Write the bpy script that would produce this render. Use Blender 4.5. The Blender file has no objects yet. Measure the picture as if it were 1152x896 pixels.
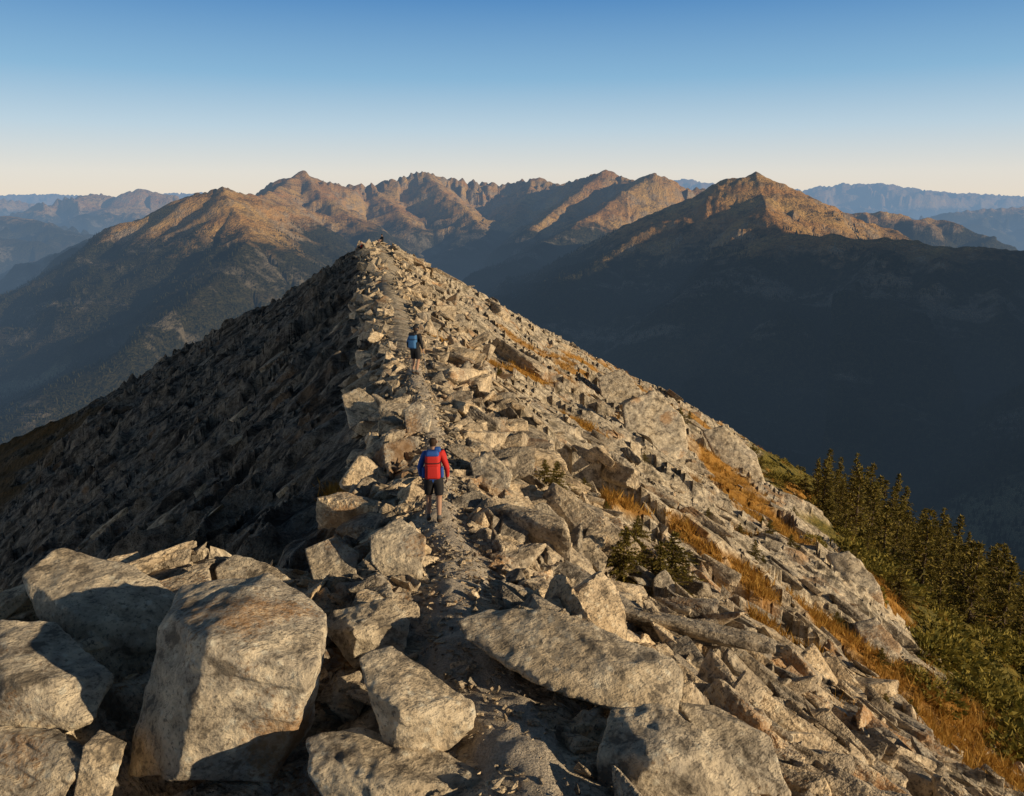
import bpy, bmesh, math, random, time
import numpy as np
from mathutils import Vector, Matrix
T0=time.time()
random.seed(7); rng=np.random.default_rng(11)
scene=bpy.context.scene
# ---------------------------------------------------------------- camera model
F=904.0; PITCH=math.radians(13.9); CP,SP=math.cos(PITCH),math.sin(PITCH)
def ray(u,v):
    dx=(u-576)/F; dy=(448-v)/F
    return np.array([dx, CP+dy*SP, -SP+dy*CP])
def pt(u,v,t): return ray(u,v)*t
cam=bpy.data.cameras.new("camera"); camo=bpy.data.objects.new("camera",cam)
scene.collection.objects.link(camo); scene.camera=camo
cam.sensor_width=36; cam.lens=F/1152*36; cam.clip_start=0.1; cam.clip_end=120000
camo.rotation_euler=(math.radians(90)-PITCH,0,0)
# ---------------------------------------------------------------- noise
def _tab(seed):
    r=np.random.default_rng(seed); p=r.permutation(512).astype(np.int32); a=r.random(512)*2*np.pi
    return p,np.cos(a).astype(np.float32),np.sin(a).astype(np.float32),r.random(512).astype(np.float32)
_T={}
def perlin(x,y,seed=0):
    if seed not in _T:_T[seed]=_tab(seed+100)
    p,gc,gs,_=_T[seed]
    x=np.asarray(x,dtype=np.float64); y=np.asarray(y,dtype=np.float64)
    xf=np.floor(x); yf=np.floor(y); xi=xf.astype(np.int64); yi=yf.astype(np.int64)
    fx=(x-xf).astype(np.float32); fy=(y-yf).astype(np.float32)
    def h(i,j): return p[(p[i&511]+j)&511]
    def g(i,j,a,b):
        k=h(i,j); return gc[k]*a+gs[k]*b
    u=fx*fx*fx*(fx*(fx*6-15)+10); w=fy*fy*fy*(fy*(fy*6-15)+10)
    a=g(xi,yi,fx,fy); b=g(xi+1,yi,fx-1,fy); c=g(xi,yi+1,fx,fy-1); d=g(xi+1,yi+1,fx-1,fy-1)
    return 1.5*((a*(1-u)+b*u)*(1-w)+(c*(1-u)+d*u)*w)
def plates(x,y,seed):
    """fractured rock plates: anisotropic Worley cells, each a flat tilted facet"""
    if seed not in _T:_T[seed]=_tab(seed+100)
    p,gc,gs,rr=_T[seed]; xi=np.floor(x).astype(np.int64); yi=np.floor(y).astype(np.int64)
    best=np.full(x.shape,9.0); out=np.zeros(x.shape)
    for i in(-1,0,1):
        for j in(-1,0,1):
            k=p[(p[(xi+i)&511]+yi+j)&511]; k2=p[(k+37)&511]
            cx=xi+i+rr[k]; cy=yi+j+rr[k2]; ex=x-cx; ey=y-cy; d=np.abs(ex)*.8+np.abs(ey)+.25*np.hypot(ex,ey)
            m=d<best; best=np.where(m,d,best)
            out=np.where(m,(rr[(k+91)&511]-.5)+gc[k2]*ex*.55+gs[k2]*ey*.75,out)
    return out
def fbm(x,y,o=4,seed=0,gain=.5):
    s=0;a=1.0
    for i in range(o):
        s=s+a*perlin(x*2**i+i*17.3,y*2**i-i*9.1,seed+i); a*=gain
    return s
def ridged(x,y,o=3,seed=0):
    s=0;a=1.0
    for i in range(o):
        s=s+a*(1-2*np.abs(perlin(x*2**i+i*7.7,y*2**i+i*3.1,seed+i))); a*=.5
    return s
def noise3(p,s,seed=0):
    x,y,z=p[:,0]*s,p[:,1]*s,p[:,2]*s
    return (perlin(x+.37*z,y-.21*z+5,seed)+perlin(y+.33*x+9,z+.27*x,seed+1)+perlin(z+.31*y+3,x-.29*y,seed+2))/1.8
def ss(a,b,x):
    t=np.clip((x-a)/(b-a),0,1); return t*t*(3-2*t)
def smax(a,b,k):
    h=np.clip(.5+.5*(a-b)/k,0,1); return b*(1-h)+a*h+k*h*(1-h)
# ---------------------------------------------------------------- local ridge
CY=np.array([-900,-60,0,5,10,15,29,50,70,102.]); CX=np.array([140,9,1.05,.2,-.7,-1.5,-3.6,-7.4,-10.9,-16.7])
CZ=np.array([60,-1,-4.1,-4.5,-5.5,-6.3,-6.45,-7.0,-6.7,-5.2])
def crest(y): return np.interp(y,CY,CX),np.interp(y,CY,CZ)
def lateral(x,y):
    xc,_=crest(y); dx=x-xc; e=np.maximum(0,y-102)
    return dx, np.sqrt(dx*dx+e*e)
def Hbase(x,y):
    x=np.asarray(x,float); y=np.asarray(y,float)
    xc,zc=crest(y); dx,d=lateral(x,y)
    side=ss(-.35,.35,dx/(d+1.0))
    al=.71-.14*ss(40,95,y); al=al*(1-.06*ss(20,60,d))
    a=al*(1-side)+.575*side
    w=.8
    f=a*(np.sqrt(d*d+w*w)-w)+.12*np.maximum(0,d-95)*ss(95,200,d)
    h=zc-f
    rho=np.sqrt(((x+3.2)/5.6)**2+((y-3.2)/7.6)**2)
    kn=-4.75-.05*y-1.0*np.maximum(0,rho-1)*6
    return smax(h,kn,.8)
def hit(u,v,fn=None,tmax=500):
    fn=fn or Hbase; r=ray(u,v); t=np.geomspace(2.5,tmax,3000)
    P=r[None,:]*t[:,None]; g=P[:,2]-fn(P[:,0],P[:,1]); k=np.where(g<0)[0]
    if len(k)==0: return None
    k=k[0]
    if k==0: return P[0],t[0]
    f=g[k-1]/(g[k-1]-g[k]); tt=t[k-1]+(t[k]-t[k-1])*f
    return r*tt,tt
TR=[(605,930),(598,860),(566,800),(500,715),(524,660),(512,612),(490,590),(497,560),(492,510),(482,465),(468,424)]
trail=[hit(*p)[0][:2] for p in TR]
for yy in (36,45,55,66,78,90,99): trail.append(np.array([crest(yy)[0]+.8*math.sin(yy*.35)+.3,yy]))
trail=np.array(trail)
def resample(P,step):
    s=np.r_[0,np.cumsum(np.hypot(*np.diff(P,axis=0).T))]; n=int(s[-1]/step)
    q=np.linspace(0,s[-1],n); Q=np.c_[np.interp(q,s,P[:,0]),np.interp(q,s,P[:,1])]
    for _ in range(12): Q[1:-1]=.25*Q[:-2]+.5*Q[1:-1]+.25*Q[2:]
    return Q
trail=resample(trail,.25); trC=trail[::3]
def trail_dist(x,y):
    x=np.asarray(x,float);y=np.asarray(y,float)
    out=np.full(x.shape,99.0); m=(y>2)&(y<101)&(np.abs(x-crest(y)[0])<5)
    xs,ys=x[m],y[m]; best=np.full(xs.shape,99.0)
    for a,b in zip(trC[:-1],trC[1:]):
        ab=b-a; t=np.clip(((xs-a[0])*ab[0]+(ys-a[1])*ab[1])/(ab@ab),0,1)
        best=np.minimum(best,np.hypot(xs-a[0]-t*ab[0],ys-a[1]-t*ab[1]))
    out[m]=best; return out
def P2(u,v):
    h=hit(u,v); return h[0][:2]
OCH=[]
for (u1,v1,u2,v2,w) in [(785,505,885,615,2.2),(890,555,940,600,3.0),(930,700,1060,790,1.4),(865,775,930,815,.7),(555,412,600,428,1.5),(1040,800,1120,850,1.0),(620,390,665,412,1.5),(500,385,530,400,1.0),(370,560,392,578,.22),(690,560,720,575,.5),(830,640,850,660,.8),(960,650,1000,690,1.2),(770,600,800,625,.6),(640,470,665,490,.7),(860,700,900,730,.6)]:
    OCH.append((P2(u1,v1),P2(u2,v2),w))
def veg_masks(x,y):
    dx,d=lateral(x,y)
    n=fbm(x/9,y/9,4,40); n2=fbm(x/2.2,y/2.2,3,44)
    left=ss(0,6,-dx-31+n*8-ss(20,60,y)*3)*(dx<0)
    right=ss(0,3,dx-17-np.maximum(0,y-25)*.36+n*4+n2*2)*(dx>0)*ss(14,20,y)
    och=np.zeros_like(x)
    for a,b,w in OCH:
        ab=b-a; t=np.clip(((x-a[0])*ab[0]+(y-a[1])*ab[1])/(ab@ab),0,1)
        q=np.hypot(x-a[0]-t*ab[0],y-a[1]-t*ab[1])/w
        och=np.maximum(och,ss(1.2,.6,q+n2*.35))
    och=np.maximum(och,ss(.38,.62,n+.35*n2)*ss(6,14,dx)*.9)
    return left,right,och
def Hnear(x,y,masks=None):
    x=np.asarray(x,float);y=np.asarray(y,float)
    h=Hbase(x,y); dx,d=lateral(x,y)
    L,R,O=masks if masks is not None else veg_masks(x,y)
    soft=1-.85*np.clip(L+R+O,0,1)
    tm=ss(.85,.35,trail_dist(x,y))
    rib=ridged(y/9+.3*perlin(x/9,y/9,3),d/35,2,5)*np.clip((d-2)*.06,0,1.3)
    mac=fbm(x/14,y/14,3,9)*np.clip(d*.05,0,1.2)
    lf=dx<0
    ang=np.where(lf,math.radians(217),math.radians(-32)); ca,sa=np.cos(ang),np.sin(ang)
    wx=x+.9*perlin(x/3,y/3,21)+.25*perlin(x/.9,y/.9,23); wy=y+.9*perlin(x/3+7,y/3,22)+.25*perlin(x/.9+5,y/.9,24)
    p=wx*ca+wy*sa; q=-wx*sa+wy*ca
    A=np.clip((d-1.0)*.3,0,1)
    plR=plates(p/7.5,q/2.6,301)*1.05+plates(p/2.8+9,q/1.2+4,302)*.34+.16*fbm(p/2.0,q/.8,3,305)
    uq=q/3.4+1.0*perlin(p/11,q/4,311)+.25*perlin(p/2.5,q/1.2,312); fr=uq-np.floor(uq); ramp=np.where(fr<.74,fr/.74,(1-fr)/.26)
    uq2=q/1.1+1.1*perlin(p/4.5,q/1.5,313); fr2=uq2-np.floor(uq2); ramp2=np.where(fr2<.7,fr2/.7,(1-fr2)/.3)
    brk=plates(p/3.2,q/1.4,318)
    plL=ramp*1.25*np.clip(.6+1.2*perlin(p/8,q/4,314),.05,1.4)+ramp2*.38*np.clip(.5+1.4*perlin(p/3,q/2,315),0,1.3)+.30*fbm(p/3.5,q/.9,4,316)+plates(p/9,q/3.0,317)*.50+brk*.26
    pl=np.where(lf,plL-.6,plR)
    fine=fbm(x/.8,y/.8,4,70)*.08
    return h+(rib*.6+mac*.7)+(pl*A*(.6+.5*np.clip(perlin(x/8,y/8,31)+.5,0,1))*soft+fine)*(1-tm)-.2*A-.03*tm-.12*ss(60,100,y)
# ---------------------------------------------------------------- far terrain
def W(l): return np.array([pt(*p) for p in l])
RG=[]
def R(l,slope,jag=0,gul=.22,tail=None,lam=420):
    P=W(l) if l else np.zeros((0,3))
    if tail is not None: P=np.vstack([P,np.array(tail,float)])
    RG.append((P,slope,jag,gul,lam))
R([(-120,345,8800),(0,308,7900),(70,282,7000),(130,260,6400),(200,232,5600),(225,217,5350),(250,210,5200),(272,218,5600),(290,221,6200),(312,213,6900),(325,202,7300),(341,195,7500)],.55,8)
R([(250,210,5200),(262,236,4800),(285,262,4500),(262,295,4100),(215,335,3650),(150,385,3300)],.52,6)
R([(290,221,6200),(345,255,5500),(385,290,4900),(400,330,4500)],.5,6)
R([(341,195,7500),(358,205,7700),(385,209,7900),(415,208,8000),(440,202,8100),(462,195,8200),(478,193,8200),(495,199,8200),(512,202,8300),(545,203,8400),(562,208,8400),(582,204,8300),(600,201,8200),(618,206,8100),(645,205,7800),(664,200,7500),(682,191,7300),(700,201,7200),(716,204,7000),(736,196,6700),(752,204,6700),(775,212,6800),(800,216,7000)],.62,38,.42,lam=280)
R([(341,195,7500),(365,222,6900),(395,245,6400),(420,262,6000)],.58,12,.3)
R([(415,208,8000),(440,228,7400),(460,250,6800)],.6,12,.3)
R([(478,193,8200),(505,222,7500),(530,240,7000),(545,262,6500)],.6,12,.3)
R([(600,201,8200),(590,225,7500),(575,245,7000)],.6,12,.3)
R([(682,191,7300),(655,212,6900),(625,235,6500),(600,258,6000)],.6,10,.3)
R([(736,196,6700),(705,215,6400),(670,240,6000),(630,262,5600),(590,290,5200)],.52,8,.25)
R([(850,193,4500),(832,200,4480),(815,209,4450),(780,232,4350),(735,258,4200),(680,285,4050),(620,322,3900)],.50,3,.12)
R([(850,193,4500),(875,206,4600),(905,222,4700),(940,238,4850),(975,256,5000),(1010,275,5200)],.48,3,.12)
R([(850,193,4500),(858,215,4200),(862,240,3850),(885,262,3500),(940,266,3350),(1000,270,3250),(1080,277,3150),(1152,282,3050),(1260,290,2900)],.50,5,.24,tail=[[3300,1500,0],[3600,-2500,100]])  # off-screen tail of the crest raised to cast shade on the right valley
R([],.6,10,.2,tail=[[2900,1300,200],[3100,1900,480],[3500,2450,560],[4300,2700,450]])  # unseen massif added off-screen to throw shade over the right hill
R([(935,238,6600),(970,238,6600),(1010,240,6500),(1060,248,6500),(1100,262,6400),(1130,280,6300)],.45,8)
R([(1040,246,13000),(1070,239,13000),(1100,236,13200),(1152,233,13500),(1250,230,14000),(1500,235,14000)],.35,20)
R([(850,222,22000),(890,214,22000),(915,211,22000),(950,206,22000),(975,207,22000),(990,206,22000),(1030,213,22000),(1070,217,22500),(1110,218,23000),(1152,221,23000),(1300,219,23000),(1600,215,23000)],.35,40,lam=900)
R([(700,210,24000),(745,204,24000),(770,201,24000),(790,205,24000),(805,209,24000),(860,214,25000)],.35,30,lam=900)
R([(-500,215,26000),(-200,222,26000),(-60,224,26000),(0,220,26000),(45,218,26000),(75,219,26000),(130,222,26000),(190,217,26000),(225,217,26000),(300,220,26000),(400,222,26000)],.3,40,lam=900)
R([(40,240,14500),(60,232,14500),(85,224,14200),(108,217,14000),(125,221,14000),(140,219,14000),(158,213,13800),(172,216,13800),(190,222,13800),(215,232,13500),(240,242,13000)],.42,35,.3,lam=600)
R([(-300,232,17000),(-60,228,17000),(0,224,17000),(25,226,17000),(45,232,17000),(70,240,16500)],.4,30,.3,lam=600)
R([(-400,240,10500),(-60,246,10500),(0,243,10500),(30,246,10000),(60,256,9500),(95,268,9000),(130,285,8500)],.42,20,.3)
R([(-200,275,8800),(0,268,8800),(40,272,8600),(80,290,8300),(110,305,8000)],.42,10,.2)
def Hfar(x,y):
    best=np.full(x.shape,-3000.0)
    wx=x+120*perlin(x/700,y/700,81)+30*perlin(x/180,y/180,82); wy=y+120*perlin(x/700+9,y/700,83)+30*perlin(x/180,y/180+7,84)
    for i,(P,sl,jag,gul,lam) in enumerate(RG):
        hb=np.full(x.shape,-9e3); db=np.zeros(x.shape); sb=np.zeros(x.shape); s0=0
        far=np.abs(P[:,1]).mean()
        k=np.clip(far/7000,.6,2.5)
        for a,b in zip(P[:-1],P[1:]):
            ab=b[:2]-a[:2]; L2=ab@ab
            t=np.clip(((x-a[0])*ab[0]+(y-a[1])*ab[1])/L2,0,1)
            d=np.hypot(x-a[0]-t*ab[0],y-a[1]-t*ab[1])
            h=a[2]+(b[2]-a[2])*t-sl*d
            m=h>hb; hb=np.where(m,h,hb); db=np.where(m,d,db); sb=np.where(m,s0+t*math.sqrt(L2),sb)
            s0+=math.sqrt(L2)
        m=hb>best-400
        s=sb[m]; d=db[m]
        g=1-2*np.abs(perlin(s/lam+.5*perlin(wx[m]/600,wy[m]/600,90+i),d/(lam*3.5),91+i))
        g2=1-2*np.abs(perlin(s/(lam*.37)+.4*g,d/(lam*1.4),92+i))
        j=jag*(1-np.abs(perlin(s/110+3,s*0+i,93+i))*2.4)*np.exp(-d/200)-jag*.5*np.exp(-d/200)
        amp=np.minimum(d*gul*1.3,150*k)
        hh=hb[m]+g*amp-amp*.6+g2*np.minimum(d*gul*.7,55*k)+j
        best[m]=np.maximum(best[m],hh)
    fl=-900+40*fbm(x/1500,y/1500,3,50)+6*fbm(x/200,y/200,3,54)
    h=smax(best,fl,120)
    r=np.hypot(x,y)
    amp=np.clip((h+850)/300,0.05,1)*ss(600,2500,r)
    h=h+amp*(20*fbm(wx/260,wy/260,5,56,.55))
    return h
def Hall(x,y):
    sh=x.shape; x=x.ravel(); y=y.ravel(); r=np.hypot(x,y); mk=ss(420,200,r)
    out=np.zeros(x.shape)
    n=mk>0; out_n=Hnear(x[n],y[n]) if n.any() else None
    f=mk<1
    if f.any():
        xf,yf=x[f],y[f]; dx,d=lateral(xf,yf)
        loc=Hbase(xf,yf)+ss(150,500,d)*(35*fbm(xf/300,yf/300,4,77)+25*ridged(xf/240,yf/240,3,78)-20)
        out[f]=smax(loc,Hfar(xf,yf),20)*(1-mk[f])
    if n.any(): out[n]+=out_n*mk[n]
    return out.reshape(sh)
# ---------------------------------------------------------------- mesh helpers
def add_obj(name,me,mats=(),parent=None):
    o=bpy.data.objects.new(name,me); scene.collection.objects.link(o)
    for m in mats: me.materials.append(m)
    if parent: o.parent=parent
    return o
def raw_mesh(name,V,Fc,k,smooth=True):
    me=bpy.data.meshes.new(name); n=len(V); f=len(Fc)
    me.vertices.add(n); me.vertices.foreach_set("co",np.ascontiguousarray(V,dtype=np.float32).ravel())
    me.loops.add(f*k); me.loops.foreach_set("vertex_index",np.ascontiguousarray(Fc,dtype=np.int32).ravel())
    me.polygons.add(f); me.polygons.foreach_set("loop_start",np.arange(0,f*k,k,dtype=np.int32))
    me.update(calc_edges=True)
    me.polygons.foreach_set("use_smooth",np.full(f,smooth)); me.update()
    return me
def attr(me,name,a):
    at=me.attributes.new(name,'FLOAT','POINT'); at.data.foreach_set("value",np.ascontiguousarray(a,dtype=np.float32).ravel())
def grid(name,X,Y,Z,smooth=True):
    n,m=X.shape; V=np.stack([X,Y,Z],-1).reshape(-1,3); i=np.arange(n*m).reshape(n,m)
    Fc=np.stack([i[:-1,:-1],i[:-1,1:],i[1:,1:],i[1:,:-1]],-1).reshape(-1,4)
    return raw_mesh(name,V,Fc,4,smooth)
# ---------------------------------------------------------------- node helpers
class NT:
    def __init__(s,name):
        s.m=bpy.data.materials.new(name); s.m.use_nodes=True; s.t=s.m.node_tree; s.t.nodes.clear()
        s.m.cycles.emission_sampling='NONE'
        s.out=s.n('ShaderNodeOutputMaterial')
    def n(s,t,**k):
        x=s.t.nodes.new(t)
        for a,b in k.items(): setattr(x,a,b)
        return x
    def l(s,a,b): s.t.links.new(a,b)
    def pos(s): return s.n('ShaderNodeNewGeometry').outputs['Position']
    def noise(s,vec,scale,detail=4,rough=.55,dist=0):
        x=s.n('ShaderNodeTexNoise'); s.l(vec,x.inputs['Vector']); x.inputs['Scale'].default_value=scale
        x.inputs['Detail'].default_value=detail; x.inputs['Roughness'].default_value=rough; x.inputs['Distortion'].default_value=dist
        return x.outputs['Fac']
    def vor(s,vec,scale,feature='F1'):
        x=s.n('ShaderNodeTexVoronoi',feature=feature); s.l(vec,x.inputs['Vector']); x.inputs['Scale'].default_value=scale
        return x.outputs['Distance']
    def rng(s,v,a,b,c=0,d=1):
        x=s.n('ShaderNodeMapRange'); s.l(v,x.inputs[0])
        for i,k in enumerate((a,b,c,d)): x.inputs[1+i].default_value=k
        return x.outputs[0]
    def mix(s,f,a,b,mode='MIX'):
        x=s.n('ShaderNodeMix',data_type='RGBA',blend_type=mode)
        for sock,v in ((x.inputs[0],f),(x.inputs[6],a),(x.inputs[7],b)):
            if isinstance(v,(int,float)): sock.default_value=v
            elif isinstance(v,tuple): sock.default_value=(*v,1)
            else: s.l(v,sock)
        return x.outputs[2]
    def math(s,op,a,b=0):
        x=s.n('ShaderNodeMath',operation=op)
        for i,v in enumerate((a,b)):
            if isinstance(v,(int,float)): x.inputs[i].default_value=v
            else: s.l(v,x.inputs[i])
        return x.outputs[0]
    def attr(s,name):
        x=s.n('ShaderNodeAttribute'); x.attribute_name=name; return x.outputs['Fac']
    def scale(s,vec,sc,rot=(0,0,0)):
        """rotate first, then scale"""
        if any(rot):
            a=s.n('ShaderNodeMapping'); s.l(vec,a.inputs[0]); a.inputs['Rotation'].default_value=rot; vec=a.outputs[0]
        x=s.n('ShaderNodeMapping'); s.l(vec,x.inputs[0]); x.inputs['Scale'].default_value=sc
        return x.outputs[0]
    def bump(s,h,dist,strength=1,normal=None):
        x=s.n('ShaderNodeBump'); s.l(h,x.inputs['Height']); x.inputs['Distance'].default_value=dist; x.inputs['Strength'].default_value=strength
        if normal: s.l(normal,x.inputs['Normal'])
        return x.outputs[0]
    def bsdf(s,col,rough=.9,normal=None,spec=.25):
        x=s.n('ShaderNodeBsdfPrincipled')
        if isinstance(col,tuple): x.inputs['Base Color'].default_value=(*col,1)
        else: s.l(col,x.inputs['Base Color'])
        x.inputs['Roughness'].default_value=rough; x.inputs['Specular IOR Level'].default_value=spec
        if normal: s.l(normal,x.inputs['Normal'])
        return x
    def done(s,sh): s.l(sh,s.out.inputs['Surface']); return s.m
def rock_color(t,p,islands,d3=4):
    n1=t.noise(p,.5,2,.6); n2=t.noise(p,3.0,4,.68,.2); n3=t.noise(p,19,d3,.72)
    c=t.mix(t.rng(n1,.38,.62),(.53,.425,.29),(.41,.365,.30))
    c=t.mix(t.rng(n2,.49,.60),c,(.70,.59,.43))
    c=t.mix(t.rng(n2,.38,.45,.85,0),c,(.15,.125,.095))
    c=t.mix(t.rng(n3,.53,.62,0,.78),c,(.14,.122,.10))
    v=t.vor(p,7); pl=t.math('MULTIPLY',t.rng(v,.16,.32,1,0),t.rng(n2,.44,.54))
    c=t.mix(t.math('MULTIPLY',pl,.7),c,(.74,.69,.56))
    ro=t.rng(t.math('ADD',n1,t.math('MULTIPLY',n3,.35)),.77,.85,0,.6); c=t.mix(ro,c,(.42,.22,.08))
    if islands:
        g=t.n('ShaderNodeNewGeometry').outputs['Random Per Island']
        c=t.mix(1.0,c,t.mix(g,(.54,.55,.58),(1.16,1.08,.97)),'MULTIPLY')
    return c,n2,n3
def rock_mat(name,islands,d3):
    t=NT(name); p=t.pos(); c,n2,n3=rock_color(t,p,islands,d3)
    st=t.noise(t.scale(p,(1,1,3.4),(.5,.4,0)),2.4,4,.68)
    hgt=t.math('ADD',t.math('MULTIPLY',st,.7),t.math('ADD',t.math('MULTIPLY',n2,.7),t.math('MULTIPLY',n3,.36)))
    return t.done(t.bsdf(c,.92,t.bump(hgt,.10,1)).outputs[0])
M_rock=rock_mat("granite_scree",True,3); M_boulder=rock_mat("granite_boulder",False,6)
def ground_mat():
    t=NT("rocky_ground"); p=t.pos(); c,n2,n3=rock_color(t,p,False,3)
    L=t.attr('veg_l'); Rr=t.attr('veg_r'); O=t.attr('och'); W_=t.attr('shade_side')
    sR=t.noise(t.scale(p,(.35,1.6,.6),(0,0,math.radians(32))),1.2,5,.72)
    sL=t.noise(t.scale(p,(.16,1.1,.35),(0,0,math.radians(-37))),.9,6,.74)
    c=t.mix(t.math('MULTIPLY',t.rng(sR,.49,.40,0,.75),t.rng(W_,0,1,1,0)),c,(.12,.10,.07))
    c=t.mix(W_,c,t.mix(1.0,c,(.40,.41,.44),'MULTIPLY'))     # shade of the left flank painted into its rock colour
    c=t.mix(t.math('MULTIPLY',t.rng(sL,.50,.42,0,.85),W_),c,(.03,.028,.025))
    gl=t.mix(t.rng(n2,.35,.65),(.055,.04,.018),(.13,.075,.028))
    gr=t.mix(t.rng(n2,.35,.65),(.08,.08,.022),(.23,.17,.04))
    go=t.mix(t.rng(n2,.35,.65),(.28,.125,.022),(.44,.24,.06))
    c=t.mix(L,c,gl); c=t.mix(Rr,c,gr); c=t.mix(O,c,go)
    st=t.math('ADD',t.math('MULTIPLY',sR,t.rng(W_,0,1,2.0,0)),t.math('MULTIPLY',sL,t.rng(W_,0,1,0,4.5)))
    hgt=t.math('ADD',st,t.math('ADD',t.math('MULTIPLY',n2,1.0),t.math('MULTIPLY',n3,.25)))
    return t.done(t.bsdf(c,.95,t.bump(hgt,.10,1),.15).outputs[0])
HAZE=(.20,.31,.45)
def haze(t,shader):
    """aerial perspective painted in as surface emission, denser towards the valley floor"""
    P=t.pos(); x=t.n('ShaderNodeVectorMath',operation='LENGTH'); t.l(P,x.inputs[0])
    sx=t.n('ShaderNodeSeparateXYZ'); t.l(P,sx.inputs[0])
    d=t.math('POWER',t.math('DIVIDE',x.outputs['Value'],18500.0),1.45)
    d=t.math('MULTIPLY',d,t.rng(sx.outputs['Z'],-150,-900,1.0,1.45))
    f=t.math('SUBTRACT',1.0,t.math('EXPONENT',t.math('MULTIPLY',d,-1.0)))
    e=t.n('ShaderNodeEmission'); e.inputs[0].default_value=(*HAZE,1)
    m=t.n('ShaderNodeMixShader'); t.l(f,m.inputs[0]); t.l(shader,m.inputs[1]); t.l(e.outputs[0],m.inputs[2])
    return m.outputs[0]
def far_mat():
    t=NT("mountain_terrain"); p=t.pos()
    sx=t.n('ShaderNodeSeparateXYZ'); t.l(p,sx.inputs[0]); z=sx.outputs['Z']
    g=t.n('ShaderNodeNewGeometry'); sn=t.n('ShaderNodeSeparateXYZ'); t.l(g.outputs['True Normal'],sn.inputs[0])
    n1=t.noise(p,.0022,4,.62); n2=t.noise(p,.012,5,.65); n3=t.noise(p,.07,3,.7)
    alp=t.mix(t.rng(n1,.4,.6),(.40,.205,.068),(.48,.30,.105))
    alp=t.mix(t.rng(n2,.5,.60,0,.8),alp,(.14,.09,.04))
    rockc=t.mix(n3,(.20,.15,.105),(.44,.33,.21))
    steep=t.rng(sn.outputs['Z'],.86,.74); alp=t.mix(t.math('MULTIPLY',steep,t.rng(n2,.4,.6)),alp,rockc)
    zz=t.math('ADD',z,t.math('MULTIPLY',t.math('SUBTRACT',n2,.5),420)); zz=t.math('ADD',zz,t.math('MULTIPLY',t.math('SUBTRACT',n1,.5),500))
    tree=t.rng(zz,-170,-270)
    fo=t.mix(t.rng(n3,.38,.62),(.008,.011,.006),(.050,.044,.018))
    ch=t.noise(t.scale(p,(.0011,.0042,.002),(0,0,math.radians(35))),1.0,5,.68)
    cl=t.math('MULTIPLY',t.rng(ch,.54,.61),t.rng(n2,.42,.52)); fo=t.mix(t.math('MULTIPLY',cl,.6),fo,(.22,.185,.14))
    fo=t.mix(t.rng(n1,.55,.63,0,.5),fo,(.075,.055,.024))
    c=t.mix(tree,alp,fo)
    c=t.mix(t.attr('field'),c,(.15,.135,.075))
    hgt=t.math('ADD',t.math('MULTIPLY',n2,1.0),t.math('MULTIPLY',n3,.35))
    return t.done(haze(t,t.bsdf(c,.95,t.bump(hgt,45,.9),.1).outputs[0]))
M_ground=ground_mat(); M_far=far_mat()
# ---------------------------------------------------------------- terrain sheets (share boundary)
A=np.radians(np.concatenate([np.linspace(-80,-37,60)[:-1],np.linspace(-37,37,1150),np.linspace(37,100,90)[1:]]))
rn=np.geomspace(2.2,260,720); rf=np.geomspace(260,60000,560)
def pol(r):
    Rr,AA=np.meshgrid(r,A,indexing='ij'); return Rr*np.sin(AA),Rr*np.cos(AA)
X,Y=pol(rn); mk=veg_masks(X,Y); Z=Hall(X,Y)
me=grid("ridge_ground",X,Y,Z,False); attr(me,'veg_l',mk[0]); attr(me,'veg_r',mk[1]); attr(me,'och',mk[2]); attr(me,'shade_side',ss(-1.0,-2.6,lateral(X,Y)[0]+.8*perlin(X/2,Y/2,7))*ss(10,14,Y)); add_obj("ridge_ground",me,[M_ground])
X,Y=pol(rf); Z=Hall(X,Y)
fld=np.zeros_like(X)
def hfar(u,v):
    r=ray(u,v); t=np.geomspace(700,12000,1500); P=r[None]*t[:,None]; g=P[:,2]-Hall(P[:,0],P[:,1]); k=np.where(g<0)[0]
    return P[k[0]] if len(k) else None
for (u,v,wx,wy) in [(10,440,300,90),(1142,604,190,210),(1170,600,170,120),(-60,450,300,120)]:
    q=hfar(u,v)
    if q is None: continue
    n=.35*perlin(X/90,Y/90,5); fld=np.maximum(fld,ss(1.1,.9,np.hypot((X-q[0])/wx,(Y-q[1])/wy)+n))
me=grid("mountains",X,Y,Z); attr(me,'field',fld); add_obj("mountains",me,[M_far])
print("TIME terrain",time.time()-T0)
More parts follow.
